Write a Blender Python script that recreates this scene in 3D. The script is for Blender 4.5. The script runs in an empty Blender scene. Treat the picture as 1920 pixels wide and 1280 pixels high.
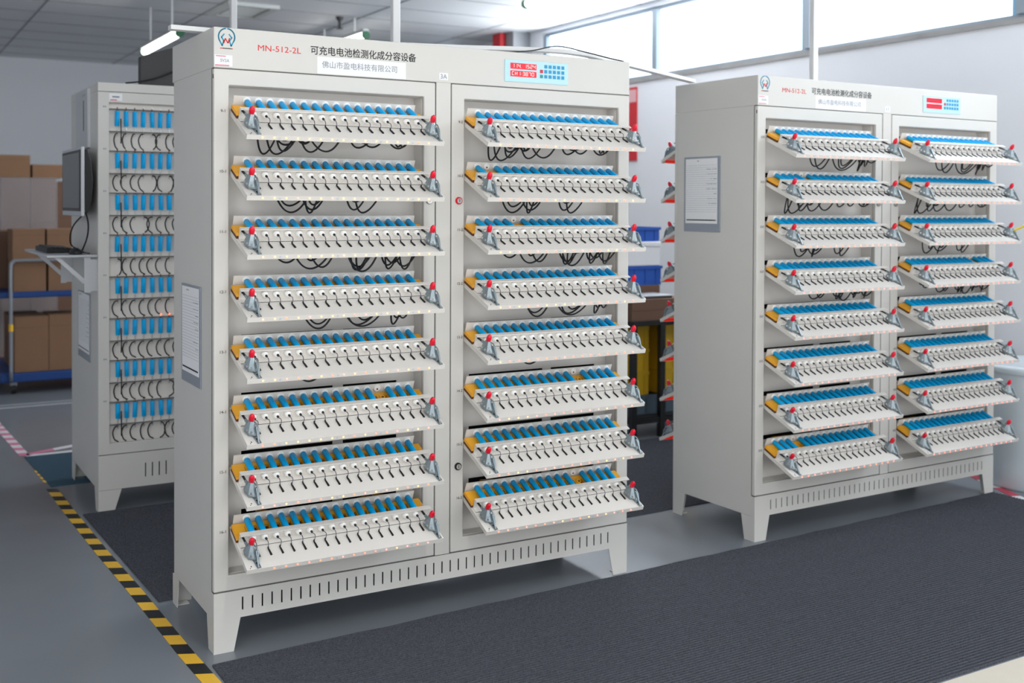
import bpy, bmesh, math, random
from mathutils import Matrix, Vector, Euler
random.seed(7)
SC = bpy.context.scene
COL = SC.collection
PI = math.pi

# ------------------------------------------------------------------ camera
cam_data = bpy.data.cameras.new('camera'); cam = bpy.data.objects.new('camera', cam_data); COL.objects.link(cam)
F_PX, CX, CY = 2118.4156, 1030.80, 419.19
yaw, pitch, roll = 0.5458, -0.0162, 0.0048
fwd = Vector((math.sin(yaw)*math.cos(pitch), math.cos(yaw)*math.cos(pitch), math.sin(pitch)))
r0 = Vector((math.cos(yaw), -math.sin(yaw), 0)); u0 = r0.cross(fwd)
cr, sr = math.cos(roll), math.sin(roll)
rr = r0*cr + u0*sr; uu = u0*cr - r0*sr
cam.matrix_world = Matrix(((rr.x, uu.x, -fwd.x, -0.9014), (rr.y, uu.y, -fwd.y, -3.4343), (rr.z, uu.z, -fwd.z, 1.3677), (0, 0, 0, 1)))
cam_data.sensor_width = 36.0
cam_data.lens = F_PX/1920*36.0
cam_data.shift_x = -(CX-960)/1920
cam_data.shift_y = -(640-CY)/1920
cam_data.clip_start = 0.05; cam_data.clip_end = 200
cam_data.dof.use_dof = True; cam_data.dof.focus_distance = 3.55; cam_data.dof.aperture_fstop = 3.0
SC.camera = cam

# ------------------------------------------------------------------ world, exposure
SC.view_settings.view_transform = 'Standard'; SC.view_settings.look = 'None'
SC.view_settings.gamma = 1.0; SC.view_settings.use_curve_mapping = False
SC.view_settings.exposure = 0.58
w = bpy.data.worlds.new('world'); SC.world = w; w.use_nodes = True
wb = w.node_tree.nodes['Background']; wb.inputs[0].default_value = (0.93, 0.97, 1.0, 1); wb.inputs[1].default_value = 1.25

def area(name, loc, size, size_y, power, rot, color=(1, 1, 1)):
    d = bpy.data.lights.new(name, 'AREA'); d.shape = 'RECTANGLE'; d.size = size; d.size_y = size_y; d.energy = power; d.color = color
    o = bpy.data.objects.new(name, d); COL.objects.link(o); o.location = loc; o.rotation_euler = rot
    return o
XW, YB, ZC = 4.4, 10.3, 2.97            # window wall, far wall, ceiling
SILL, WTOP = 2.385, 2.93
for wy, wl in ((4.57, 1.5), (2.94, 1.45), (1.25, 1.4), (-0.5, 1.7), (-2.5, 1.9)):      # daylight coming in through each window
    area('window_daylight', (XW-0.03, wy, (SILL+WTOP)/2), wl, WTOP-SILL-.06, (15 if wy > 2 else 8)*wl, (0, PI/2, 0), (0.93, 0.97, 1.0)).rotation_euler = Matrix(((0, 0, 1), (1, 0, 0), (0, 1, 0))).to_euler()
LAMPS = [(3.12, 2.72, 1.6), (0.35, -2.4, 1.5), (-1.5, -2.4, 1.5), (1.11, 5.8, 1.25), (2.72, 6.15, 1.25)]  # the two behind the camera are unseen, added to light the cabinet fronts
for lx, ly, ll in LAMPS:
    area('lamp_light', (lx, ly, (2.58 if 1 < lx < 1.2 else 2.755)-.01), 0.06, ll*.95, (12 if ly < 0 else 7) if ly < 4 else 5, (0, 0, 0), (1.0, 0.98, 0.94))

# ------------------------------------------------------------------ materials
def lin(c):
    return tuple(((v/255)/12.92 if v/255 <= 0.04045 else ((v/255+0.055)/1.055)**2.4) for v in c)
MATS = {}
def mat(name, rgb, rough=0.5, metal=0.0, spec=0.5, emit=None, strength=0, noise=0, nscale=40, bump=0, bscale=300, trans=0, alpha=1):
    m = bpy.data.materials.new(name); m.use_nodes = True; nt = m.node_tree; b = nt.nodes['Principled BSDF']
    c = lin(rgb) + (1,)
    b.inputs['Base Color'].default_value = c; b.inputs['Roughness'].default_value = rough; b.inputs['Metallic'].default_value = metal
    b.inputs['Specular IOR Level'].default_value = spec
    if emit: b.inputs['Emission Color'].default_value = lin(emit) + (1,); b.inputs['Emission Strength'].default_value = strength
    if trans: b.inputs['Transmission Weight'].default_value = trans
    if alpha < 1: b.inputs['Alpha'].default_value = alpha
    if noise or bump:
        tc = nt.nodes.new('ShaderNodeTexCoord')
    if noise:
        n = nt.nodes.new('ShaderNodeTexNoise'); n.inputs['Scale'].default_value = nscale; n.inputs['Detail'].default_value = 4
        nt.links.new(tc.outputs['Object'], n.inputs['Vector'])
        mx = nt.nodes.new('ShaderNodeMix'); mx.data_type = 'RGBA'; mx.blend_type = 'MIX'
        mx.inputs['A'].default_value = tuple(v*(1-noise) for v in c[:3]) + (1,); mx.inputs['B'].default_value = tuple(min(1, v*(1+noise)) for v in c[:3]) + (1,)
        nt.links.new(n.outputs['Fac'], mx.inputs['Factor']); nt.links.new(mx.outputs['Result'], b.inputs['Base Color'])
    if bump:
        n2 = nt.nodes.new('ShaderNodeTexNoise'); n2.inputs['Scale'].default_value = bscale; n2.inputs['Detail'].default_value = 3
        nt.links.new(tc.outputs['Object'], n2.inputs['Vector'])
        bp = nt.nodes.new('ShaderNodeBump'); bp.inputs['Strength'].default_value = bump; bp.inputs['Distance'].default_value = 0.002
        nt.links.new(n2.outputs['Fac'], bp.inputs['Height']); nt.links.new(bp.outputs['Normal'], b.inputs['Normal'])
    MATS[name] = m
    return m
PAINT = mat('cabinet_paint', (212, 210, 205), 0.42, noise=0.02, nscale=6, bump=0.06, bscale=500)
TRAYP = mat('tray_paint', (226, 222, 216), 0.4, noise=0.015, nscale=30)
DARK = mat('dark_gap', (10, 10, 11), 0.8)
SEAM_SHADOW = mat('seam_and_shadow_grey', (92, 90, 88), 0.7)  # real seams, and the painted shadow line on the contact rail
INNER = mat('inner_paint', (234, 230, 225), 0.5, noise=0.02, nscale=8)
BLUE = mat('battery_wrap', (0, 174, 240), 0.38, spec=0.22, noise=0.06, nscale=60)
NICKEL = mat('nickel', (190, 190, 188), 0.3, 1.0)
YEL = mat('yellow_plastic', (255, 178, 36), 0.45, noise=0.05, nscale=50)
BROWN = mat('brown_bakelite', (96, 48, 16), 0.6)
WHITE = mat('white_plastic', (250, 250, 248), 0.35)
STEEL = mat('zinc_steel', (150, 162, 168), 0.36, 0.6, noise=0.12, nscale=90)
RED = mat('red_vinyl', (232, 14, 50), 0.3)
BLACK = mat('black_rubber', (22, 22, 24), 0.5)
LEADG = mat('lead_grey', (92, 86, 104), 0.45)
PAPER = mat('paper', (238, 238, 240), 0.7)
POCKET = mat('pocket_plastic', (150, 156, 166), 0.25, spec=0.6)
LEDA = mat('led_amber', (255, 190, 120), 0.3, emit=(255, 196, 120), strength=1.5)
LEDR = mat('led_red', (255, 120, 90), 0.3, emit=(255, 110, 80), strength=1.9)
LEDP = mat('led_pink', (255, 150, 140), 0.3, emit=(255, 124, 116), strength=1.8)
BOARD = mat('led_board_red', (190, 60, 40), 0.5, emit=(255, 30, 16), strength=0.25)
LEDOFF = mat('led_unlit', (205, 214, 224), 0.2)
TEAL = mat('logo_teal', (14, 142, 176), 0.4)
REDINK = mat('red_ink', (222, 42, 52), 0.5)
BLKINK = mat('black_ink', (34, 34, 36), 0.5)
GREYINK = mat('grey_ink', (140, 146, 156), 0.6)
PINK = mat('pink_print', (226, 110, 136), 0.6)
PANELB = mat('panel_lightblue', (186, 226, 240), 0.35)
KEYB = mat('key_blue', (42, 150, 196), 0.4)
KEYR = mat('key_red', (206, 28, 54), 0.4)
KEYT = mat('key_teal', (22, 150, 150), 0.4)
DISP = mat('display_red', (214, 26, 44), 0.2, emit=(230, 24, 44), strength=0.35)
DIGIT = mat('display_digit', (255, 220, 216), 0.3, emit=(255, 205, 196), strength=0.8)
CABLE = mat('black_cable', (18, 18, 20), 0.45)
WIREY = mat('yellow_wire', (212, 150, 40), 0.5)
BRONZE = mat('bronze_clip', (120, 88, 64), 0.4, 0.6)
CARD = mat('cardboard', (138, 104, 78), 0.85, noise=0.08, nscale=9)
CARDD = mat('cardboard_dark', (112, 84, 68), 0.85, noise=0.1, nscale=9)
TAPEC = mat('carton_seam', (96, 66, 46), 0.8)
CARTB = mat('cart_blue', (14, 62, 128), 0.5, noise=0.06, nscale=14)
TUBE = mat('tube_grey', (150, 154, 160), 0.35, 0.5)
MONB = mat('monitor_black', (16, 16, 17), 0.4)
MONS = mat('monitor_silver', (196, 198, 202), 0.35, 0.3)
SCREEN = mat('monitor_screen', (66, 70, 72), 0.25)
BINB = mat('bin_blue', (20, 78, 168), 0.45)
BINY = mat('bin_yellow', (206, 164, 14), 0.5, noise=0.06, nscale=20)
BINW = mat('foam_white', (222, 222, 224), 0.7)
BENCH = mat('bench_black', (14, 14, 16), 0.45)
POSTER = mat('poster_red', (206, 40, 50), 0.5)
DRUM = mat('drum_white', (204, 214, 220), 0.35, spec=0.5)
BIN = mat('dark_bin', (62, 62, 62), 0.6, noise=0.2, nscale=12)
TAPEY = mat('tape_yellow', (240, 188, 50), 0.5, noise=0.04, nscale=30)
TAPEK = mat('tape_black', (22, 22, 24), 0.5)
TAPEP = mat('tape_pink', (206, 116, 150), 0.55)
TAPER = mat('tape_red', (182, 60, 80), 0.55)
TAPEW = mat('tape_white', (220, 216, 220), 0.55)
LINEW = mat('floor_line_white', (168, 172, 174), 0.6, noise=0.15, nscale=12)
PIPEW = mat('conduit_white', (232, 232, 232), 0.4)
LAMPG = mat('lamp_housing', (206, 208, 206), 0.5)
LAMPE = mat('lamp_tube', (255, 255, 250), 0.4, emit=(255, 252, 244), strength=5.0)
GREENC = mat('lamp_socket_green', (26, 96, 62), 0.5)
GLASS = mat('bright_window_pane', (250, 252, 255), 0.3, emit=(214, 236, 255), strength=2.4)
ALU = mat('window_aluminium', (150, 160, 170), 0.4, 0.3)
ALUB = mat('window_blue_edge', (128, 176, 206), 0.4)
SILLM = mat('dirty_sill', (160, 158, 156), 0.8, noise=0.22, nscale=5)
WALLM = mat('wall_paint', (236, 237, 241), 0.75, noise=0.015, nscale=2)
CEILM = mat('ceiling_panel', (228, 229, 232), 0.6, noise=0.02, nscale=2)
GROOVE = mat('ceiling_groove', (120, 122, 126), 0.8)
VENTM = mat('vent_grey', (66, 66, 68), 0.7)
BEAMM = mat('beam_grey', (150, 152, 156), 0.7)
FILM = mat('stretch_film', (235, 235, 240), 0.12, spec=0.6, alpha=0.22, bump=1.0, bscale=9)
MATGAP = mat('mat_backing_shade', (8, 9, 12), 0.98, spec=.1)  # dark backing between ribs, near-black to paint in the shade of the gaps
BEIGE = mat('beige_floor', (206, 198, 184), 0.6, noise=0.05, nscale=14)
MATB = mat('blue_mat', (58, 86, 104), 0.95, noise=0.25, nscale=180)

def floor_material():
    m = bpy.data.materials.new('epoxy_floor'); m.use_nodes = True; nt = m.node_tree; b = nt.nodes['Principled BSDF']
    tc = nt.nodes.new('ShaderNodeTexCoord'); n = nt.nodes.new('ShaderNodeTexNoise'); n.inputs['Scale'].default_value = 1.3; n.inputs['Detail'].default_value = 6
    rp = nt.nodes.new('ShaderNodeValToRGB'); rp.color_ramp.elements[0].color = lin((121, 127, 134))+(1,); rp.color_ramp.elements[1].color = lin((127, 133, 140))+(1,)
    rp.color_ramp.elements[0].position = .35; rp.color_ramp.elements[1].position = .65
    nt.links.new(tc.outputs['Object'], n.inputs['Vector']); nt.links.new(n.outputs['Fac'], rp.inputs['Fac']); nt.links.new(rp.outputs['Color'], b.inputs['Base Color'])
    n2 = nt.nodes.new('ShaderNodeTexNoise'); n2.inputs['Scale'].default_value = 2.5
    mr = nt.nodes.new('ShaderNodeMapRange'); mr.inputs['To Min'].default_value = .22; mr.inputs['To Max'].default_value = .28
    nt.links.new(tc.outputs['Object'], n2.inputs['Vector']); nt.links.new(n2.outputs['Fac'], mr.inputs['Value']); nt.links.new(mr.outputs['Result'], b.inputs['Roughness'])
    bp = nt.nodes.new('ShaderNodeBump'); bp.inputs['Strength'].default_value = .02; bp.inputs['Distance'].default_value = .01
    nt.links.new(n2.outputs['Fac'], bp.inputs['Height']); nt.links.new(bp.outputs['Normal'], b.inputs['Normal'])
    return m
FLOOR = floor_material()
def carpet_material(name, a, c):
    m = bpy.data.materials.new(name); m.use_nodes = True; nt = m.node_tree; b = nt.nodes['Principled BSDF']
    tc = nt.nodes.new('ShaderNodeTexCoord'); n = nt.nodes.new('ShaderNodeTexNoise'); n.inputs['Scale'].default_value = 260; n.inputs['Detail'].default_value = 2
    rp = nt.nodes.new('ShaderNodeValToRGB'); rp.color_ramp.elements[0].color = lin(a)+(1,); rp.color_ramp.elements[1].color = lin(c)+(1,)
    rp.color_ramp.elements[0].position = .3; rp.color_ramp.elements[1].position = .7
    nt.links.new(tc.outputs['Object'], n.inputs['Vector']); nt.links.new(n.outputs['Fac'], rp.inputs['Fac']); nt.links.new(rp.outputs['Color'], b.inputs['Base Color'])
    b.inputs['Roughness'].default_value = .95; b.inputs['Specular IOR Level'].default_value = .15
    bp = nt.nodes.new('ShaderNodeBump'); bp.inputs['Strength'].default_value = .3; bp.inputs['Distance'].default_value = .002
    nt.links.new(n.outputs['Fac'], bp.inputs['Height']); nt.links.new(bp.outputs['Normal'], b.inputs['Normal'])
    return m
CARPET = carpet_material('ribbed_carpet', (58, 60, 67), (90, 92, 100))

# ------------------------------------------------------------------ mesh builder
class MB:
    def __init__(s): s.v = []; s.f = []; s.m = []; s.sm = []; s.mats = []
    def mi(s, m):
        if m not in s.mats: s.mats.append(m)
        return s.mats.index(m)
    def add(s, verts, faces, m, smooth=False):
        o = len(s.v); k = s.mi(m)
        s.v += [tuple(p) for p in verts]
        for f in faces: s.f.append(tuple(i+o for i in f)); s.m.append(k); s.sm.append(smooth)
        return s
    def box(s, x0, x1, y0, y1, z0, z1, m):
        x0, x1 = min(x0, x1), max(x0, x1); y0, y1 = min(y0, y1), max(y0, y1); z0, z1 = min(z0, z1), max(z0, z1)
        v = [(x0, y0, z0), (x1, y0, z0), (x1, y1, z0), (x0, y1, z0), (x0, y0, z1), (x1, y0, z1), (x1, y1, z1), (x0, y1, z1)]
        return s.add(v, [(0, 3, 2, 1), (4, 5, 6, 7), (0, 1, 5, 4), (1, 2, 6, 5), (2, 3, 7, 6), (3, 0, 4, 7)], m)
    def prism(s, pts, axis, a, b, m):
        """polygon pts (2-D) extruded along axis from a to b; axis 0: pts are (y,z); 1: (x,z); 2: (x,y)"""
        def p3(p, t): return (t, p[0], p[1]) if axis == 0 else ((p[0], t, p[1]) if axis == 1 else (p[0], p[1], t))
        n = len(pts); v = [p3(p, a) for p in pts] + [p3(p, b) for p in pts]
        return s.add(v, [tuple(range(n-1, -1, -1)), tuple(range(n, 2*n))] + [(i, (i+1) % n, n+(i+1) % n, n+i) for i in range(n)], m)
    def lathe(s, prof, p, d, m, seg=12, smooth=True):
        """profile [(t along axis, radius)] about the axis through p with direction d"""
        d = Vector(d).normalized(); a = d.orthogonal().normalized(); b = d.cross(a); p = Vector(p)
        v = []; f = []
        for t, r in prof:
            for i in range(seg):
                an = 2*PI*i/seg; v.append(p + d*t + (a*math.cos(an)+b*math.sin(an))*r)
        for j in range(len(prof)-1):
            for i in range(seg): f.append((j*seg+i, j*seg+(i+1) % seg, (j+1)*seg+(i+1) % seg, (j+1)*seg+i))
        s.add(v, f, m, smooth)
        k = len(prof)-1
        s.add([v[i] for i in range(seg)], [tuple(range(seg-1, -1, -1))], m); s.add([v[k*seg+i] for i in range(seg)], [tuple(range(seg))], m)
        return s
    def cyl(s, p, q, r, m, seg=12):
        p, q = Vector(p), Vector(q); return s.lathe([(0, r), ((q-p).length, r)], p, q-p, m, seg)
    def tube(s, pts, r, m, seg=6):
        pts = [Vector(p) for p in pts]; n = len(pts); v = []; f = []
        up = None
        for i, p in enumerate(pts):
            t = (pts[min(i+1, n-1)] - pts[max(i-1, 0)]).normalized()
            if up is None: a = t.orthogonal().normalized()
            else:
                a = up - t*up.dot(t); a = a.normalized() if a.length > 1e-6 else t.orthogonal().normalized()
            up = a; b = t.cross(a)
            for k in range(seg):
                an = 2*PI*k/seg; v.append(p + (a*math.cos(an)+b*math.sin(an))*r)
        for i in range(n-1):
            for k in range(seg): f.append((i*seg+k, i*seg+(k+1) % seg, (i+1)*seg+(k+1) % seg, (i+1)*seg+k))
        f += [tuple(range(seg-1, -1, -1)), tuple((n-1)*seg+k for k in range(seg))]
        return s.add(v, f, m, True)
    def merge(s, o, M):
        base = len(s.v); s.v += [tuple(M @ Vector(p)) for p in o.v]
        mp = [s.mi(m) for m in o.mats]
        s.f += [tuple(i+base for i in f) for f in o.f]; s.m += [mp[k] for k in o.m]; s.sm += o.sm
        return s
    def mesh(s, name):
        me = bpy.data.meshes.new(name); me.from_pydata(s.v, [], s.f)
        for m in s.mats: me.materials.append(m)
        me.polygons.foreach_set('material_index', s.m); me.polygons.foreach_set('use_smooth', s.sm); me.update()
        return me
def ob(name, data, parent=None, loc=None, rot=None, M=None):
    if isinstance(data, MB): data = data.mesh(name)
    o = bpy.data.objects.new(name, data); COL.objects.link(o)
    if parent: o.parent = parent
    if M is not None: o.matrix_local = M
    if loc is not None: o.location = loc
    if rot is not None: o.rotation_euler = rot
    return o
def tag(o, label=None, cat=None, group=None, kind=None):
    if label: o['label'] = label
    if cat: o['category'] = cat
    if group: o['group'] = group
    if kind: o['kind'] = kind
    return o
def thing(name, label, cat, loc=(0, 0, 0), rz=0, group=None):
    return tag(ob(name, None, None, loc, (0, 0, rz)), label, cat, group)
def bevel(o, wd=0.003, seg=2, ang=40):
    b = o.modifiers.new('bevel', 'BEVEL'); b.width = wd; b.segments = seg; b.limit_method = 'ANGLE'; b.angle_limit = math.radians(ang); return o
def spline(pts, n=8):
    """Catmull-Rom through pts"""
    P = [Vector(p) for p in pts]; P = [P[0]*2-P[1]] + P + [P[-1]*2-P[-2]]; out = []
    for i in range(1, len(P)-2):
        for k in range(n):
            t = k/n; a, b, c, d = P[i-1], P[i], P[i+1], P[i+2]
            out.append(0.5*((2*b)+(c-a)*t+(2*a-5*b+4*c-d)*t*t+(3*b-a-3*c+d)*t*t*t))
    out.append(P[-2]); return out
TEXT_CACHE = {}
def text_mesh(s, size, m, width=None, bold=0.0):
    key = (s, size, m.name, width)
    if key in TEXT_CACHE: return TEXT_CACHE[key]
    c = bpy.data.curves.new('lettering', 'FONT'); c.body = s; c.size = size; c.extrude = 0.0002; c.offset = bold; c.resolution_u = 3
    c.align_x = 'CENTER'; c.align_y = 'CENTER'
    o = bpy.data.objects.new('lettering', c); COL.objects.link(o)
    dg = bpy.context.evaluated_depsgraph_get(); me = bpy.data.meshes.new_from_object(o.evaluated_get(dg))
    bpy.data.objects.remove(o); bpy.data.curves.remove(c)
    xs = [v.co.x for v in me.vertices] or [0]; ys = [v.co.y for v in me.vertices] or [0]
    wx, mx, my = max(xs)-min(xs), (max(xs)+min(xs))/2, (max(ys)+min(ys))/2
    k = (width/wx) if width and wx > 0 else 1
    for v in me.vertices: v.co = ((v.co.x-mx)*k, v.co.y-my, v.co.z)
    me.materials.clear(); me.materials.append(m); TEXT_CACHE[key] = me
    return me
FRONT = Matrix(((1, 0, 0, 0), (0, 0, -1, 0), (0, 1, 0, 0), (0, 0, 0, 1)))     # text lying on a face that looks to -Y
def front_text(s, size, m, parent, x, z, y, width=None, name='lettering', bold=0.0):
    return ob(name, text_mesh(s, size, m, width, bold), parent, M=Matrix.Translation((x, y, z)) @ FRONT)

# ------------------------------------------------------------------ the room
def structure(name, mb): return tag(ob(name, mb), kind='structure')
XL, YF = -3.4, -4.6
structure('floor', MB().box(XL, XW+.3, -1.262, YB+.2, -.1, 0, FLOOR))
structure('floor_front', MB().box(XL, XW+.3, YF, -1.262, -.1, 0, BEIGE))
cm = MB(); cm.box(XL, XW+.3, YF, YB+.2, ZC, ZC+.1, CEILM)
for k in range(-3, 22): cm.box(XL, XW, k*.6-.9-.004, k*.6-.9+.004, ZC-.003, ZC, GROOVE)
for k in range(-6, 4): cm.box(k*1.2+.35-.004, k*1.2+.35+.004, YF, YB, ZC-.003, ZC, GROOVE)
structure('ceiling', cm)
structure('wall_left_added', MB().box(XL-.2, XL, YF, YB, 0, ZC, WALLM))  # unseen wall, added to cut the light coming from the left
structure('wall_back', MB().box(XL, XW+.3, YB, YB+.2, 0, ZC, WALLM))
wr = MB(); wr.box(XW, XW+.24, YF, YB, 0, SILL-.03, WALLM); wr.box(XW, XW+.24, YF, YB, WTOP, ZC, WALLM); wr.box(XW, XW+.24, 5.44, 7.28, SILL-.03, WTOP, WALLM); wr.box(XW, XW+.24, 7.62, YB, SILL-.03, WTOP, WALLM)
wr.box(XW-.002, XW, .35, .36, 0, SILL-.03, SEAM_SHADOW)
structure('wall_right', wr)
structure('trim_1', MB().box(XW-.012, XW+.24, YF, 5.44, SILL-.03, SILL, SILLM))
spans = [(5.44, 3.77), (3.77, 2.095), (2.095, .485), (.485, -1.4), (-1.4, -3.4), (-3.4, -4.6)]
for i, (a, b) in enumerate(spans):
    wd = MB(); x0, x1 = XW+.03, XW+.08
    wd.box(x0, x1, b, a, SILL, SILL+.025, ALU); wd.box(x0, x1, b, a, WTOP-.025, WTOP, ALU)
    wd.box(x0-.02, x1, a-.055, a, SILL+.025, WTOP-.025, ALU); wd.box(x0, x1, b, b+.035, SILL+.025, WTOP-.025, ALUB)
    wd.box(x0+.02, x0+.03, b+.035, a-.055, SILL+.025, WTOP-.025, GLASS)
    structure('window_%d' % (i+1), wd)
structure('window_7', MB().box(XW+.04, XW+.06, 7.28, 7.62, SILL, WTOP, GLASS))
structure('pillar_far', MB().box(4.22, XW, 5.66, 6.06, 0, ZC, BEAMM))

# ------------------------------------------------------------------ trays: templates in tray space (x along, y = -u, z = v)
TW = .637
BX = [.0465+.0357*i for i in range(16)]
def B(mb, x0, x1, u0, u1, v0, v1, m): return mb.box(x0, x1, -u1, -u0, v0, v1, m)
T = {}
t = MB(); B(t, 0, TW, -.016, .1895, -.002, 0, TRAYP); B(t, 0, TW, .187, .1895, -.0145, -.002, TRAYP)
B(t, 0, .002, -.01, .187, -.0145, -.002, TRAYP); B(t, TW-.002, TW, -.01, .187, -.0145, -.002, TRAYP)
for x in (.016, TW-.018): t.cyl((x, -.176, -.001), (x, -.176, .0004), .0022, DARK, 8)
for x in (.012, TW-.012): t.cyl((x, -.183, -.001), (x, -.183, .0004), .0016, DARK, 8)
for i in (1, 6, 10, 13):
    xx = BX[i]+.016; t.cyl((xx, -.189, -.0075), (xx, -.1903, -.0075), .0032, LEDOFF, 8)
T['tray'] = t
t = MB()
B(t, .0, .622, .001, .0635, .0004, .009, BROWN)
B(t, .0, .034, .001, .0635, .009, .0195, YEL); B(t, .597, .622, .001, .0635, .009, .0195, YEL)
B(t, .034, .597, .001, .018, .009, .0195, YEL); B(t, .034, .597, .048, .0635, .009, .0195, YEL)
for x in BX: B(t, max(x-.0105, .0345), min(x+.0095, .5965), .018, .048, .009, .0195, YEL)
T['battery_bed'] = t
t = MB(); B(t, .006, .631, .064, .0815, .034, .0375, TRAYP); B(t, .006, .629, .066, .069, .0004, .034, TRAYP); B(t, .006, .629, .069, .090, .0004, .0028, TRAYP)
B(t, .007, .628, .0898, .0908, .0002, .0016, SEAM_SHADOW)  # grey strip painting the shadow line under the flange's front edge
t.prism([(-.069, .0028), (-.079, .034), (-.069, .034)], 0, .006, .0075, TRAYP)
T['contact_rail'] = t
t = MB(); B(t, .007, .606, -.0105, -.008, .0004, .046, TRAYP); T['back_rail'] = t
t = MB(); t.lathe([(0, .0116), (.003, .0116), (.0042, .0098)], (0, .008, .0312), (0, -1, 0), WHITE, 14); t.lathe([(0, .0028), (.0015, .0028)], (0, .0038, .0300), (0, -1, 0), BROWN, 8); T['rear_contact'] = t
t = MB(); t.lathe([(0, .0106), (.005, .0106), (.010, .0088), (.0135, .0066)], (0, -.0692, .0195), (0, -1, -.05), WHITE, 12)
t.lathe([(0, .0036), (.006, .0036), (.0085, .0018)], (0.0015, -.0815, .0192), (.18, -1, -.18), BLACK, 8); T['contact_plunger'] = t
LEADS = []
for k in range(4):
    rk = random.Random(k); dx = rk.uniform(-.001, .004); t = MB()
    t.tube(spline([(.002, -.0885, .0178), (.0045+dx, -.096, .0165), (.005+dx, -.103, .011), (.003+dx*.5, -.109, .0052)], 5), .0013, LEADG, 5)
    t.tube(spline([(.003+dx*.5, -.108, .0062), (.003, -.1125, .003), (.0045, -.126, .0022), (.006, -.1395, .0010)], 4), .0025, BLACK, 6)
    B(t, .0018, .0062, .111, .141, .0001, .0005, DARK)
    LEADS.append(t)
def led(m): return MB().lathe([(0, .0027), (.0012, .0026), (.0024, .0018), (.003, .0006)], (0, -.1892, -.0072), (0, -1, 0), m, 10)
LEDT = [led(LEDA), led(LEDR), led(LEDP)]
t = MB()
lo = [(-.017, -.112), (-.0185, -.126), (-.012, -.146), (.004, -.158), (.013, -.152), (.0125, -.120), (.004, -.104), (-.008, -.102)]
mid = [(-.0125, -.112), (-.0135, -.126), (-.009, -.140), (.002, -.147), (.0095, -.142), (.0095, -.121), (.003, -.109), (-.006, -.107)]
hi = [(-.0055, -.116), (-.0062, -.124), (-.004, -.131), (.001, -.134), (.0055, -.131), (.0055, -.122), (.002, -.115), (-.003, -.113)]
v = [(x, y, .007) for x, y in lo] + [(x, y, .012) for x, y in lo] + [(x, y, .025) for x, y in mid] + [(x, y, .041) for x, y in hi]
t.add(v, [tuple(range(7, -1, -1)), tuple(range(24, 32))] + [(a*8+i, a*8+(i+1) % 8, a*8+8+(i+1) % 8, a*8+8+i) for a in range(3) for i in range(8)], STEEL)
B(t, -.010, .010, .112, .146, 0, .007, STEEL)
t.prism([(.000, -.140), (.0135, -.138), (.0175, -.187), (.0055, -.189)], 2, 0, .003, STEEL)
t.prism([(-.186, .003), (-.176, .003), (-.146, .020), (-.140, .030), (-.148, .032)], 0, .0085, .0115, STEEL)
for (x, y, z) in ((-.0165, -.120, .016), (-.0135, -.136, .0155), (-.0045, -.149, .0150)): t.lathe([(0, .0036), (.0014, .003)], (x, y, z), (-.75, -.6, .25), NICKEL, 8)
t.cyl((.0115, -.181, .002), (.0115, -.181, .0046), .0030, NICKEL, 8); t.cyl((.0085, -.168, .002), (.0085, -.168, .0046), .0026, DARK, 8)
t.tube([(.0065, -.122, .036), (.0125, -.138, .036), (.0155, -.152, .026), (.0145, -.164, .012), (.012, -.172, .004)], .0024, STEEL, 6)
t.cyl((-.010, -.108, .030), (-.011, -.0705, .0275), .0036, BLACK, 8); t.cyl((-.0095, -.118, .0305), (-.010, -.102, .0295), .0048, STEEL, 8)
T['toggle_clamp'] = t
t = MB(); t.lathe([(-.003, .0055), (.001, .0072), (.007, .0088), (.014, .0090), (.021, .0074), (.0254, .0042), (.0280, .0014)], (0, -.124, .040), (-.06, -.22, 1), RED, 14); T['clamp_grip'] = t
BUNDLES = []
for k in range(6):
    rk = random.Random(40+k); parts = []
    for c in ((.10, .14), (.20, .16), (.37, .16), (.50, .12)):
        if rk.random() < .12: continue
        t = MB(); parts.append(('cable_loop', t))
        for j in range(rk.randint(3, 5)):
            x0 = c[0]+rk.uniform(-.04, .02); wdt = rk.uniform(.07, c[1]); dip = rk.uniform(.06, .115) if k < 4 else rk.uniform(.03, .075); y0 = -rk.uniform(.03, .10); y1 = -rk.uniform(.02, .09)
            sk = rk.uniform(-.10, .10); pts = [(x0+wdt*(q+sk*math.sin(PI*q)), y0+(y1-y0)*q, -.004-dip*(4*q*(1-q))**.75) for q in (0, .12, .3, .5, .7, .88, 1)]
            t.tube(spline(pts, 6), .0030, CABLE, 6)
    for j in range(5):
        t = MB(); parts.append(('signal_wire', t)); x0 = rk.choice((.08, .09, .10, .42, .45, .48))+rk.uniform(-.015, .03); pts = [(x0, .066, .002+rk.uniform(-.003, .004)), (x0+.012, .045, .020), (x0+.03, .022, .034), (x0+.05, .013, .026)]
        t.tube(spline(pts, 5), .0011, WIREY, 5)
    BUNDLES.append(parts)
SHARED = {}
def shared(key, mb):
    if key not in SHARED: SHARED[key] = mb.mesh(key.split('#')[0])
    return SHARED[key]
BATT = MB()
BATT.lathe([(0, .0084), (.0007, .0092), (.0640, .0092), (.0648, .0084)], (0, .0, 0), (0, -1, 0), BLUE, 16)
BATT.lathe([(0, .0070), (.0004, .0070)], (0, .0004, 0), (0, -1, 0), NICKEL, 12)
BATT.lathe([(0, .0070), (.0004, .0070)], (0, -.0646, 0), (0, -1, 0), NICKEL, 12)
WORDS = ['first', 'second', 'third', 'fourth', 'fifth', 'sixth', 'seventh', 'eighth', 'ninth', 'tenth', 'eleventh', 'twelfth', 'thirteenth', 'fourteenth', 'fifteenth', 'sixteenth']
HINGE = [1.6505-.1825*k for k in range(8)]
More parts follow.
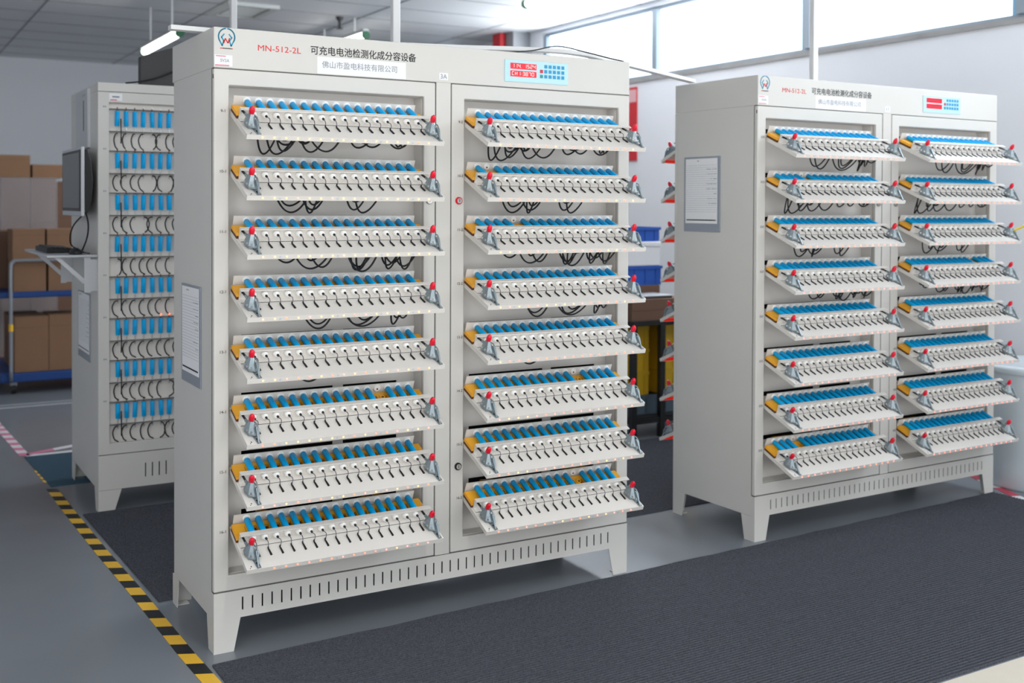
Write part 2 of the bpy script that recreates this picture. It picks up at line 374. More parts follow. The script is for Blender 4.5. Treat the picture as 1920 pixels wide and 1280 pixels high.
ANG = [25.4, 23.8, 20.6, 20.8, 20.0, 23.0, 22.6, 23.9]
ANG2 = [24.2, 23.6, 20.6, 20.4, 19.8, 22.6, 23.0, 25.0]
class Stuff:
    def __init__(s): s.d = {}
    def put(s, key, mb, M): s.d.setdefault(key, MB()).merge(mb, M)
    def flush(s, parent):
        for k, mb in s.d.items(): tag(ob(k, mb, parent), kind='stuff')
STUFF_BATT = MB()
def tray(rack, stuff, M, k, row, warm, single, label, missing=(), noled=(), rackM=None, batteries=None, clamps=(0, 1)):
    tr = ob('tray', shared('tray', T['tray']), rack, M=M)
    for nme in ('battery_bed', 'contact_rail', 'back_rail'): ob(nme, shared(nme, T[nme]), tr)
    for c in clamps:
        x = (.0255, .6125)[c]
        ob('toggle_clamp', shared('toggle_clamp', T['toggle_clamp']), tr, loc=(x, 0, 0)); g = ob('clamp_grip', shared('clamp_grip', T['clamp_grip']), tr, loc=(x, 0, 0)); g['label'] = 'red vinyl clamp grip'
    bk = k % 4 if row < 4 else 4+k % 2
    
    for q, (nme, mb) in enumerate(BUNDLES[bk]): ob(nme, shared('%s#%d_%d' % (nme, bk, q), mb), tr)
    rk = random.Random(100+k)
    for i, x in enumerate(BX):
        X = Matrix.Translation((x, 0, 0)); lv = rk.randrange(4)
        lt = 0 if rk.random() > warm else (1 if rk.random() < .6 else 2)
        for key, mb, mk in (('rear_contact', T['rear_contact'], ''), ('contact_plunger', T['contact_plunger'], ''), ('lead_wire', LEADS[lv], '#%d' % lv), ('indicator_light', LEDT[lt], '#%d' % lt)):
            if key == 'indicator_light' and i in noled: continue
            if single: ob(key, shared(key+mk, mb), tr, loc=(x, 0, 0))
            else: stuff.put(key, mb, M @ X)
        if i in missing or batteries is None: continue
        j = Matrix.Translation((x+rk.uniform(-.0006, .0006), .0021, .0290)) @ Euler((0, rk.uniform(0, 6.28), rk.uniform(-.012, .012))).to_matrix().to_4x4()
        if batteries == 'stuff': STUFF_BATT.merge(BATT, rackM @ M @ j)
        else:
            o = ob('battery', shared('battery', BATT), None, M=rackM @ M @ j)
            tag(o, 'blue battery, %s from left in the tray numbered %s of the central cabinet' % (WORDS[i], label), 'battery', 'blue batteries in the trays of the central cabinet')
    return tr

# ------------------------------------------------------------------ the big test cabinets
CW, CD, CH = 1.5274, .5307, 1.90
ZDT, ZDB, ZAP = 1.7764, .186, .1009
D1, D2 = .7365, .7937
O1, O2, OT, OB = (.0455, .6928), (.8437, 1.4789), 1.7265, .2351
BACKY = .078
def ring(mb, x0, x1, z0, z1, a0, a1, b0, b1, y0, y1, m):
    """frame x0..x1, z0..z1 with opening a0..a1, b0..b1, thickness y0..y1, as one closed skin"""
    v = []
    for y in (y0, y1): v += [(x0, y, z0), (x1, y, z0), (x1, y, z1), (x0, y, z1), (a0, y, b0), (a1, y, b0), (a1, y, b1), (a0, y, b1)]
    f = []
    for i in range(4):
        j = (i+1) % 4
        f += [(i, j, 4+j, 4+i), (8+j, 8+i, 12+i, 12+j), (j, i, 8+i, 8+j), (4+i, 4+j, 12+j, 12+i)]
    mb.add(v, f, m)
def logo(parent, x, z, k=1.0):
    t = MB(); r = .0245*k
    for s in (-1, 1):
        arc = [(x+s*(.004*k+0)+s*0, z+r*1.0)]
        pts = [(x+s*r*math.sin(a), z+.004*k+r*1.02*math.cos(a)) for a in [.12+.2*i for i in range(11)]]
        pts.append((x+s*.0135*k, z-.023*k)); pts += [(x+s*.0085*k, z-.008*k), (x+s*.0155*k, z+.002*k), (x+s*.0075*k, z+.012*k)]
        for a, b in zip(pts[:-1], pts[1:]):
            dx, dz = b[0]-a[0], b[1]-a[1]; L = math.hypot(dx, dz) or 1; nx, nz = -dz/L*.0019*k, dx/L*.0019*k
            ex, ez = dx/L*.001*k, dz/L*.001*k
            t.prism([(a[0]-ex+nx, a[1]-ez+nz), (a[0]-ex-nx, a[1]-ez-nz), (b[0]+ex-nx, b[1]+ez-nz), (b[0]+ex+nx, b[1]+ez+nz)], 1, -.0012, -.0002, TEAL)
    pts = [(x-.009*k, z-.016*k), (x-.004*k, z-.001*k), (x+.004*k, z-.015*k), (x+.009*k, z+.001*k)]
    for a, b in zip(pts[:-1], pts[1:]):
        t.prism([(a[0]-.0018*k, a[1]), (a[0]+.0018*k, a[1]), (b[0]+.0018*k, b[1]), (b[0]-.0018*k, b[1])], 1, -.0012, -.0002, REDINK)
    for i in range(9): t.box(x-.019*k+i*.0043*k, x-.016*k+i*.0043*k, -.0012, -.0002, z-.0325*k, z-.0295*k, REDINK if i < 2 or i > 7 else BLKINK)
    return ob('logo', t, parent)
def text_lines(t, x0, x1, y, z, n, m, h, pitch, seed=1):
    """an illegible block of fine print on a sheet facing -X; x is depth here"""
    rk = random.Random(seed)
    for i in range(n):
        c = x0
        while c < x1:
            wdt = rk.uniform(.004, .02); e = min(c+wdt, x1); t.box(y-.0006, y, c, e, z-i*pitch-h, z-i*pitch, m); c = e+rk.uniform(.002, .012)
            if rk.random() < .25: break
def side_pocket(rack, y0, y1, z0, z1, seed):
    p = MB(); p.box(-.004, 0, y0, y1, z0, z1, POCKET); o = bevel(ob('document_pocket', p, rack), .0015, 1); o['label'] = 'grey plastic document pocket'
    s = MB(); a, b, c, d = y0+.018, y1-.012, z0+.035, z1-.008
    s.box(-.0048, -.004, a, b, c, d, PAPER); s.box(-.0053, -.0048, a+.008, b-.008, c+.012, c+.017, BLKINK)
    text_lines(s, b-.09, b-.03, -.0048, d-.008, 1, GREYINK, .004, .01, seed)
    text_lines(s, a+.005, a+.07, -.0048, d-.045, 8, GREYINK, .0022, .021, seed+1)
    n = 22
    for i in range(n): s.box(-.0050, -.0048, a+.004, b-.004, d-.03-i*(d-c-.07)/n, d-.0292-i*(d-c-.07)/n, GREYINK)
    ob('document_sheet', s, o)
SEG = {'0': 'abcdef', '1': 'bc', '2': 'abged', '3': 'abgcd', '4': 'fgbc', '5': 'afgcd', '7': 'abc', '8': 'abcdefg', 'C': 'afed', 'H': 'fegbc', ' ': ''}
def seven(parent, s, x0, z0, pitch, wd, h):
    t = MB(); x = x0; th = .0011; y0, y1 = -.0043, -.0038
    for ch in s:
        if ch == '.': t.box(x-pitch*.18, x-pitch*.18+th, y0, y1, z0, z0+th, DIGIT); continue
        if ch == ':':
            for zz in (.3, .7): t.box(x+.001, x+.001+th, y0, y1, z0+h*zz-th/2, z0+h*zz+th/2, DIGIT)
            x += pitch*.5; continue
        g = .0005
        R = {'a': (x+g, x+wd-g, z0+h-th, z0+h), 'd': (x+g, x+wd-g, z0, z0+th), 'g': (x+g, x+wd-g, z0+h/2-th/2, z0+h/2+th/2), 'f': (x-th/2, x+th/2, z0+h/2+g, z0+h-g), 'e': (x-th/2, x+th/2, z0+g, z0+h/2-g), 'b': (x+wd-th/2, x+wd+th/2, z0+h/2+g, z0+h-g), 'c': (x+wd-th/2, x+wd+th/2, z0+g, z0+h/2-g)}
        for q in SEG[ch]: a = R[q]; t.box(a[0], a[1], y0, y1, a[2], a[3], DIGIT)
        x += pitch
    ob('display_digits', t, parent)
def cabinet(label, loc, rz, main):
    R = thing('battery_test_cabinet', label, 'battery test cabinet', loc, rz)
    RM = Matrix.Translation(loc) @ Matrix.Rotation(rz, 4, 'Z')
    b = MB()
    # side walls, with the foot cut-outs taken by the legs
    for x0, x1 in ((0, .012), (CW-.012, CW)):
        b.box(x0, x1, .0195, CD-.0195, ZAP, ZDT+.0015, PAINT)
    b.box(0, CW, 0, CD, ZDT+.0015, CH, PAINT)                                        # header and top
    b.box(D1+.0015, D2-.0015, 0, .06, ZDB, ZDT+.0015, PAINT)                                       # centre post
    # apron with open louvre slots
    n = 45; sx = [.088+.03077*i for i in range(n)]; hw = .0024; s0, s1 = .123, .163
    ap = MB(); ap.box(0, CW, 0, .0025, s1, ZDB-.0015, PAINT); ap.box(0, CW, 0, .0025, ZAP, s0, PAINT)
    ed = [0]+[q for x in sx for q in (x-hw, x+hw)]+[CW]
    for i in range(0, len(ed), 2): ap.box(ed[i], ed[i+1], 0, .0025, s0, s1, PAINT)
    for x0, x1 in ((0, .012), (CW-.012, CW)): ap.box(x0, x1, .0025, .0195, ZAP, ZDB-.0015, PAINT)
    ob('louvred_apron', ap, R)
    b.box(.012, CW-.012, .02, CD-.02, ZAP+.004, ZAP+.016, PAINT)                      # bottom plate
    b.box(.012, CW-.012, .021, .024, ZAP+.016, .18, DARK)
    # recesses behind the doors
    for (a0, a1) in (O1, O2):
        b.box(a0-.012, a0, .021, BACKY, OB, OT, INNER); b.box(a1, a1+.012, .021, BACKY, OB, OT, INNER)
        b.box(a0-.012, a1+.012, .021, BACKY, OT, OT+.012, INNER); b.box(a0-.012, a1+.012, .021, BACKY, OB-.012, OB, INNER)
    b.box(.012, CW-.012, BACKY+.06, BACKY+.065, .18, ZDT, DARK)
    bevel(ob('cabinet_body', b, R), .0022, 1)
    # perforated back panels
    for (a0, a1) in (O1, O2):
        p = MB(); zz = OB-.012
        for h in reversed(HINGE):
            z0, z1 = h+.020, h+.039
            p.box(a0-.012, a1+.012, BACKY, BACKY+.003, zz, z0, INNER)
            p.box(a0-.012, a0+.06, BACKY, BACKY+.003, z0, z1, INNER); p.box(a0+.36, a0+.395, BACKY, BACKY+.003, z0, z1, INNER); p.box(a0+.585, a1+.012, BACKY, BACKY+.003, z0, z1, INNER)
            zz = z1
        p.box(a0-.012, a1+.012, BACKY, BACKY+.003, zz, OT+.012, INNER)
        ob('back_panel', p, R)
    if True:
        p = MB()
        if main: p.box(.012, CW-.012, CD-.02, CD, ZAP, ZDT, PAINT)
        else: p.box(.0, CW, CD-.02, CD, ZAP, ZDT, PAINT)
        ob('rear_panel', p, R)
    # legs
    zs = ZAP; lt, lb = .0816, .0613
    for sx_, x in ((1, 0), (-1, CW)):
        for sy_, y in ((1, 0), (-1, CD)):
            l = MB(); P = lambda a: x+sx_*a; Q = lambda a: y+sy_*a
            fr = [(P(0), 0.0), (P(lb), 0.0), (P(lt), zs), (P(0), zs)]
            l.prism(fr, 1, Q(0), Q(.003), PAINT)
            l.prism([(Q(.003), 0.0), (Q(lb), 0.0), (Q(lt), zs), (Q(.003), zs)], 0, P(0), P(.003), PAINT)
            l.box(P(.003), P(.045), Q(.003), Q(.045), 0, .003, PAINT)
            ob('leg', l, R)
    # doors
    for i, ((x0, x1), (a0, a1)) in enumerate((((0, D1), O1), ((D2, CW), O2))):
        d = MB(); ring(d, x0+(.0 if i == 0 else .0018), x1-(.0018 if i == 0 else 0), ZDB+.0018, ZDT-.0012, a0, a1, OB, OT, 0, .0185, PAINT)
        dd = bevel(ob('door', d, R), .0035, 3)
        s = MB(); e = -.0003
        s.box(x0, x1, .0019, .0190, ZDT-.0010, ZDT+.0013, SEAM_SHADOW); s.box(x0, x1, .0019, .0190, ZDB-.0013, ZDB+.0016, SEAM_SHADOW)
        xx = x1-.0016 if i == 0 else x0-.0014
        s.box(xx, xx+.003, .0019, .0190, ZDB, ZDT, SEAM_SHADOW)
        ob('door_gasket', s, dd)
        for z in ((1.382, .479)):
            if i == 0 and z < 1: continue
            L = MB(); lx = .8225 if i else .7125
            L.lathe([(0, .0125), (.005, .0125), (.007, .0105)], (lx, 0, z), (0, -1, 0), NICKEL if i == 0 or not main else (RED if z > 1 else BLACK), 18)
            L.lathe([(0, .0085), (.0024, .0085)], (lx, -.006, z), (0, -1, 0), NICKEL, 16)
            L.box(lx-.001, lx+.001, -.0092, -.0083, z-.005, z+.005, BLACK)
            ob('lock', L, dd)
    # side edge of the door: hinge strip line on the left face
    b2 = MB(); b2.box(-.0012, 0, .019, .0205, ZDB, ZDT, SEAM_SHADOW); b2.box(-.0016, 0, .003, .006, 1.745, 1.758, DARK); ob('hinge_strip', b2, R)
    # header artwork
    ob('logo_sticker', MB().box(.004, .072, -.0004, 0, 1.838, 1.896, PAPER if False else PAINT), R)
    logo(R, .0385, 1.868, 1.0)
    s = MB(); s.box(.002, .056, -.0006, 0, 1.783, 1.817, PAPER); s.box(.004, .046, -.0009, -.0006, 1.784, 1.787, PINK); s.box(.006, .036, -.0009, -.0006, 1.812, 1.8145, PINK)
    st = ob('rating_label', s, R)
    front_text('5V2A', .013, GREYINK, st, .033, 1.8005, -.0008, .027)
    front_text('MN-512-2L', .026, REDINK, R, .2025, 1.8467, -.0004, .136)
    front_text('可充电电池检测化成分容设备', .030, BLKINK, R, .483, 1.8525, -.0004, .362, bold=.0003)
    s = MB(); s.box(.323, .627, -.0008, 0, 1.780, 1.834, PAPER); st = ob('name_plate', s, R)
    front_text('佛山市盈电科技有限公司', .024, GREYINK, st, .467, 1.810, -.001, .256)
    s = MB(); s.box(.748, .781, -.0008, 0, 1.786, 1.810, PAPER); st = ob('number_sticker', s, R)
    if main: front_text('3A', .022, GREYINK, st, .765, 1.798, -.001, .024)
    else:
        s = MB(); s.box(.757, .760, -.0012, -.0008, 1.790, 1.806, GREYINK); s.box(.768, .771, -.0012, -.0008, 1.790, 1.806, GREYINK); ob('smudged_print', s, st)
    # keypad panel
    s = MB(); s.box(.998, 1.256, -.0025, 0, 1.797, 1.8735, PANELB); kp = bevel(ob('keypad_panel', s, R), .001, 1); kp['label'] = 'light blue keypad panel with two red displays'
    for z0, z1, tx in ((1.842, 1.8625, '114. 1524'), (1.8155, 1.836, 'CH1:3870')):
        dsp = ob('display', MB().box(1.020, 1.1245, -.0038, -.0025, z0, z1, DISP), kp)
        if main: seven(kp, tx, 1.0265, z0+.0045, .0122, .0075, .0125)
        else: ob('display_digits', MB().box(1.030, 1.114, -.0041, -.0038, (z0+z1)/2-.004, (z0+z1)/2+.004, KEYR), kp)
    for r_ in range(3):
        for c_ in range(6):
            if r_ == 0 and c_ == 0: continue
            kx = 1.1455+c_*.01775; kz = 1.8575-r_*.0177
            m = (KEYR if r_ == 1 else KEYT) if c_ == 0 else KEYB
            ob('key', MB().box(kx-.0056, kx+.0056, -.004, -.0025, kz-.0058, kz+.0058, m), kp)
    return R, RM
def tray_matrix(x0, k, ang):
    return Matrix.Translation((x0, .004, HINGE[k])) @ Matrix.Rotation(math.radians(ang), 4, 'X')
# central cabinet
R1, RM1 = cabinet('tall beige two-door battery test cabinet in sharp focus, tape line beside its left feet', (0, 0, 0), 0, True)
side_pocket(R1, .143, .388, .787, 1.107, 3)
st = Stuff()
MISS = {(5, 0): (12,), (1, 1): (1,), (2, 1): (4,), (5, 1): (11,), (7, 1): (11,)}
for c, x0 in ((0, .052), (1, .8455)):
    for k in range(8):
        num = '%d-%d' % (9+k, c+1)
        tr = tray(R1, st, tray_matrix(x0, k, (ANG, ANG2)[c][k]), k+8*c, k, (.15, .2, .3, .35, .5, .6, .7, .9)[k] if c == 0 else (.5, .6, .5, .7, .8, .8, .8, .8)[k], c == 0 and k > 1, num, MISS.get((k, c), ()), (0,) if (k in (7,) and c == 0) else (), RM1, 'single')
        front_text(num, .0125, BLKINK, R1, .0275 if c == 0 else .829, HINGE[k]-.002, -.0006, name='row_number')
        if (k, c) in MISS:
            for i in MISS[(k, c)]:
                cv = MB(); cv.lathe([(0, .0105), (.002, .0105), (.003, .008)], (BX[i]+.006, -.030, .0195), (0, 0, 1), YEL, 14); cv.lathe([(0, .0045), (.0004, .0045)], (BX[i]+.006, -.034, .0222), (0, 0, 1), BROWN, 10)
                ob('empty_slot_cover', cv, tr)
st.flush(R1)
# right-hand cabinet, two-sided
R2, RM2 = cabinet('beige battery test cabinet on the right, out of focus, beside the white drum', (2.193, .0437, 0), .0178, False)
side_pocket(R2, .222, .462, 1.258, 1.580, 9)
st = Stuff()
for c, x0 in ((0, .052), (1, .8455)):
    for k in range(8):
        tr = tray(R2, st, tray_matrix(x0, k, (23.5, 22.5, 22, 22.3, 21.8, 22.6, 22.8, 24)[k]), k+8*c+3, k, 1.0, c == 0 and k > 1, '', {(1, 0): (4,), (7, 0): (3,), (3, 1): (12,)}.get((k, c), ()), (), RM2, 'stuff')
        s = MB(); lx = .0275 if c == 0 else .829
        for dx in (-.008, -.001, .006): s.box(lx+dx, lx+dx+.004, -.0006, 0, HINGE[k]-.006, HINGE[k]+.004, GREYINK)
        ob('row_mark', s, R2)
for k in range(8):
    M = Matrix.Translation((.052+TW, CD-.004, HINGE[k])) @ Matrix.Rotation(PI, 4, 'Z') @ Matrix.Rotation(math.radians(23), 4, 'X')
    tr = tray(R2, st, M, k+2, k, 1.0, False, '', (), (), RM2, None)
    s = MB(); B(s, .03, .615, .1795, .1865, -.0135, -.0030, BOARD); ob('led_board', s, tr)
st.flush(R2)

# ------------------------------------------------------------------ cabinet behind on the left: upright batteries
BX0, BY0 = -.02, 1.846
R3 = thing('battery_test_cabinet', 'grey battery test cabinet at the back left with upright batteries and a wall-mounted monitor', 'battery test cabinet', (BX0, BY0, 0))
BW, BD = 1.2, .74
b = MB(); b.box(0, .012, .015, BD, .0965, 1.861, PAINT); b.box(BW-.012, BW, .015, BD, .0965, 1.861, PAINT); b.box(0, BW, 0, BD, 1.861, CH, PAINT); b.box(.012, BW-.012, BD-.012, BD, .09, 1.861, PAINT)
ring(b, 0, BW, .2535, 1.859, .0465, BW-.047, .301, 1.813, 0, .015, PAINT)
b.box(.002, BW-.002, .002, .014, 1.8585, 1.8615, SEAM_SHADOW); b.box(.002, BW-.002, .002, .014, .250, .254, SEAM_SHADOW)
sx = [.2, .23, .26, .29] + [.7, .73, .76, .79]; ed = [0]+[q for x in sx for q in (x-.0025, x+.0025)]+[BW]
ap = MB(); ap.box(0, BW, 0, .003, .200, .2505, PAINT); ap.box(0, BW, 0, .003, .0965, .137, PAINT)
for i in range(0, len(ed), 2): ap.box(ed[i], ed[i+1], 0, .003, .137, .200, PAINT)
for x0, x1 in ((0, .012), (BW-.012, BW)): ap.box(x0, x1, .003, .015, .0965, .2505, PAINT)
ob('louvred_apron', ap, R3)
b.box(.012, BW-.012, .02, .024, .106, .25, DARK); b.box(.012, BW-.012, .02, BD-.02, .0965, .105, PAINT)
b.box(.047, BW-.047, .028, .031, .28, 1.84, INNER); b.box(.040, .0465, .015, .031, .29, 1.82, INNER); b.box(BW-.047, BW-.040, .015, .031, .29, 1.82, INNER)
bevel(ob('cabinet_body', b, R3), .002, 1)
for sx_, x in ((1, 0), (-1, BW)):
    for sy_, y in ((1, 0), (-1, BD)):
        l = MB(); P = lambda a: x+sx_*a; Q = lambda a: y+sy_*a
        l.prism([(P(0), 0), (P(.068), 0), (P(.098), .095), (P(0), .095)], 1, Q(0), Q(.003), PAINT)
        l.prism([(Q(.003), 0), (Q(.068), 0), (Q(.098), .095), (Q(.003), .095)], 0, P(0), P(.003), PAINT); l.box(P(.003), P(.05), Q(.003), Q(.05), 0, .003, PAINT)
        ob('leg', l, R3)
s = MB(); s.box(-.012, 0, .195, .525, 1.62, 1.888, MONS); s.box(-.0125, -.012, .29, .31, 1.70, 1.84, SEAM_SHADOW)
for z in (1.86, 1.866): s.box(-.0125, -.012, .25, .33, z, z+.002, GREYINK)
o = ob('side_control_panel', s, R3); o['label'] = 'pale grey control panel with a dark slot'
side_pocket(R3, .192, .522, .64, .955, 21)
s = MB(); s.box(.047, .102, -.0006, 0, 1.821, 1.853, PAPER); s.box(.052, .08, -.0009, -.0006, 1.822, 1.827, PINK); s.box(.06, .09, -.0009, -.0006, 1.835, 1.842, GREYINK); ob('rating_label', s, R3)
PITCH, ROWZ = .0371, [1.778-.186*k for k in range(8)]
NC = 29; CXB = [.0835+PITCH*i for i in range(NC)]
CXB = [x for x in CXB if x < BW-.075]; NC = len(CXB)
pb = MB()
UP = Matrix(((1, 0, 0, 0), (0, 0, 1, 0), (0, 1, 0, 0), (0, 0, 0, 1)))
VB = MB(); VB.lathe([(0, .0086), (.0008, .0095), (.0675, .0095), (.0683, .0086)], (0, 0, 0), (0, 0, -1), BLUE, 14); VB.lathe([(0, .006), (.0012, .006)], (0, 0, .0010), (0, 0, -1), NICKEL, 10); VB.lathe([(0, .007), (.001, .007)], (0, 0, -.0677), (0, 0, -1), NICKEL, 10)
hid = Stuff(); wires = []
for k, zt in enumerate(ROWZ):
    for zr in (zt+.0075, zt-.092):
        rl = MB(); rl.box(.0475, BW-.048, .006, .028, zr-.002, zr+.0015, INNER); rl.box(.0475, BW-.048, .0052, .006, zr-.003, zr+.0015, SEAM_SHADOW); ob('contact_shelf', rl, R3)
    s = MB(); s.box(.022, .027, -.0005, 0, zt+.012, zt+.019, GREYINK); s.box(.030, .034, -.0005, 0, zt+.012, zt+.019, GREYINK); ob('row_mark', s, R3)
    rk = random.Random(300+k)
    for i, x in enumerate(CXB):
        cl = MB(); cl.box(x-.003, x+.003, .010, .016, zt+.0012, zt+.0052, BRONZE); cl.cyl((x, .013, zt+.004), (x, .013, zt+.016), .0026, BRONZE if rk.random() < .8 else WHITE, 8)
        cp = MB(); cp.cyl((x, .0135, zt-.0690), (x, .0135, zt-.112), .0027, NICKEL, 8)
        lw = MB(); z0, z1 = zt-.100, zt-.171; fl = -1 if rk.random() < .88 else 1; a = rk.uniform(.016, .026)
        lw.tube(spline([(x, .012, z0), (x+fl*a*.55, .006, z0-.004), (x+fl*a, .004, (z0+z1)/2+.008), (x+fl*a*.7, .005, z1+.014), (x+rk.uniform(-.004, .006), .010, z1)], 6), .0030, CABLE, 6)
        if i < 8: ob('contact_clip', cl, R3); ob('contact_pin', cp, R3); ob('lead_wire', lw, R3)
        else: hid.put('contact_clip', cl, Matrix()); hid.put('contact_pin', cp, Matrix()); hid.put('lead_wire', lw, Matrix())
        Mb = Matrix.Translation((BX0+x, BY0+.0135, zt)) @ Euler((0, rk.uniform(-.035, .035), 0)).to_matrix().to_4x4()
        if i < 7:
            o = ob('battery', shared('battery_upright', VB), None, M=Mb)
            tag(o, 'blue upright battery, %s from left in the %s row of the back-left cabinet' % (WORDS[i], WORDS[k]), 'battery', 'upright blue batteries in the back-left cabinet')
        else: STUFF_BATT.merge(VB, Mb)
hid.flush(R3)
s = MB()
for k, zt in enumerate(ROWZ):
    s.tube(spline([(.0965, .004, zt-.035), (.097, .002, zt-.075), (.0975, .002, zt-.10), (.097, .003, zt-.145)], 5), .0026, CABLE, 6)
ob('sense_cable', s, R3)
for k, i in ((0, 4), (0, 3), (1, 1), (1, 4), (3, 3), (4, 5), (5, 1)):
    s = MB(); s.lathe([(0, .004), (.003, .003)], (CXB[i], .007, ROWZ[k]+.0175), (0, -1, 0), WHITE, 8); ob('indicator_light', s, R3)
for i in (5, 6):
    s = MB(); s.lathe([(0, .0048), (.003, .004)], (CXB[i], .007, ROWZ[5]+.0175), (0, -1, 0), LEDR, 8); ob('indicator_light', s, R3)
o = ob('battery_rows', STUFF_BATT); tag(o, 'blue batteries filling the trays of the right-hand cabinet', 'battery', 'blue batteries in the right-hand cabinet', 'stuff')

# monitor, shelf and what stands on it
mo = thing('monitor', 'black and silver flat computer monitor on the side of the back-left cabinet', 'monitor', (-.09, 2.11, 1.31))
s = MB(); s.prism([(-.27, .0), (-.27, .305), (.27, .305), (.27, 0)], 0, -.0, .014, MONS); bevel(ob('bezel', s, mo), .003, 2)
s = MB(); s.box(-.003, 0, -.255, .255, .022, .292, MONB); ob('screen_border', s, mo)
s = MB(); s.box(-.0036, -.003, -.235, .235, .036, .280, SCREEN); ob('screen', s, mo)
s = MB(); pts = [(.014, .012), (.030, .016), (.044, .06), (.052, .15), (.044, .24), (.030, .289), (.014, .293)]
v = [(x, y, z) for y in (-.262, .262) for x, z in pts]; n = len(pts)
s.add(v, [tuple(range(n)), tuple(range(2*n-1, n-1, -1))]+[((i+1) % n, i, n+i, n+(i+1) % n) for i in range(n)], MONB); bevel(ob('back_shell', s, mo), .004, 2)
s = MB(); s.box(.050, .0695, -.05, .05, .10, .20, BLACK); ob('wall_mount', s, mo)
s = MB(); s.tube(spline([(.03, -.20, .016), (.045, -.17, -.04), (.045, -.13, -.10), (.03, -.075, -.166)], 6), .0035, CABLE); s.tube(spline([(.03, -.18, .016), (-.01, -.10, -.05), (.0, .02, -.13), (.045, -.04, -.166)], 6), .0035, CABLE); ob('cable', s, mo)
sh = thing('side_shelf', 'pale metal bracket shelf below the monitor on the back-left cabinet', 'shelf', (-.0205, 1.85, 1.13))
s = MB(); s.box(-.207, 0, 0, .79, 0, .011, MONS); bevel(ob('shelf_board', s, sh), .002, 1)
for y in (.012, .70):
    s = MB(); s.box(-.054, -.028, y, y+.006, -.155, 0, MONS); s.prism([(-.175, 0), (-.152, 0), (-.048, -.100), (-.056, -.118)], 1, y+.006, y+.010, MONS); s.box(-.028, 0, y, y+.006, -.15, -.01, MONS); ob('bracket', s, sh)
kb = thing('keyboard', 'black computer keyboard on the side shelf', 'keyboard', (-.135, 2.30, 1.141), PI/2)
s = MB(); s.prism([(-.06, 0), (.06, 0), (.06, .022), (-.06, .012)], 0, -.2, .2, BLACK); bevel(ob('keyboard_case', s, kb), .003, 2)
s = MB()
for r_ in range(5):
    for c_ in range(18): s.box(-.19+c_*.021, -.19+c_*.021+.018, -.05+r_*.02, -.05+r_*.02+.017, .012, .0205+r_*.0017, MONB)
ob('key_block', s, kb)
ms = thing('mouse', 'black computer mouse at the near end of the side shelf', 'mouse', (-.10, 1.93, 1.141))
s = MB(); s.lathe([(0, .030), (.010, .032), (.02, .026), (.028, .012), (.03, .002)], (0, 0, 0), (0, 0, 1), BLACK, 16)
s.v = [(x*.85, y*1.6, z) for x, y, z in s.v]; ob('mouse_shell', s, ms)
s = MB(); s.tube(spline([(0, .05, .006), (.03, .09, .005), (.045, .03, .005), (.048, -.06, .005)], 6), .0024, CABLE); ob('mouse_cord', s, ms)
bx = MB(); bx.prism([(0, 0), (.66, 0), (.66, .27), (.14, .178), (0, .130)], 1, 0, .05, BIN); bx.box(.02, .06, .05, .16, 0, .01, BIN); bx.box(.56, .60, .05, .16, 0, .01, BIN)
dk = bevel(ob('dark_panel', bx, None, (.167, 1.885, 1.9)), .004, 2); tag(dk, 'dark grey board with a sloping top standing on the back-left cabinet', 'board')
s = MB(); s.tube(spline([(.10, 1.87, 1.904), (.18, 1.868, 1.918), (.25, 1.868, 1.940), (.33, 1.868, 1.975), (.40, 1.868, 1.975), (.48, 1.866, 1.93), (.56, 1.866, 1.904)], 6), .0035, CABLE); tag(ob('cable', s), 'thin black cable draped in front of the dark grey board', 'cable')

# ------------------------------------------------------------------ conduits above the cabinets
for (x, y, lab, g) in ((.793, .47, 'white vertical conduit rising from the top of the central cabinet', None), (.66, 2.15, 'white vertical conduit above the logo, rising from the back-left cabinet', None), (2.945, .50, 'white vertical conduit rising from the right-hand cabinet', None)):
    c = MB(); c.box(x-.015, x+.015, y-.015, y+.015, CH, ZC, PIPEW); tag(bevel(ob('conduit', c), .004, 2), lab, 'conduit')
t = MB()
pts = [(-.084, .2), (.45, .2), (.85, .2), (1.2, .2), (1.42, .2), (1.62, .22), (2.17, .435)]; zz = [1.9155, 1.9155, 1.927, 1.944, 1.946, 1.928, 1.9065]
P3 = spline([(p[0], p[1], z) for p, z in zip(pts, zz)], 6)
v = []; f = []
for i, p in enumerate(P3):
    for dy, dz in ((-.02, -.0065), (.02, -.0065), (.02, .0075), (-.02, .0075)): v.append((p.x, p.y+dy, p.z+dz))
for i in range(len(P3)-1):
    for k in range(4): f.append((i*4+k, i*4+(k+1) % 4, (i+1)*4+(k+1) % 4, (i+1)*4+k))
f += [(3, 2, 1, 0), tuple(len(P3)*4-4+k for k in range(4))]
t.add(v, f, PIPEW); tag(ob('cable_trunking', t), 'flat white cable trunking bridging the tops of the central and right-hand cabinets', 'cable trunking')
s = MB(); s.tube(spline([(1.0, .06, 1.9025), (1.16, .10, 1.925), (1.30, .14, 1.957), (1.40, .10, 1.938), (1.46, .03, 1.912), (1.51, .012, 1.9025)], 6), .0025, CABLE); tag(ob('cable', s), 'thin black cable arching over the top of the central cabinet', 'cable')

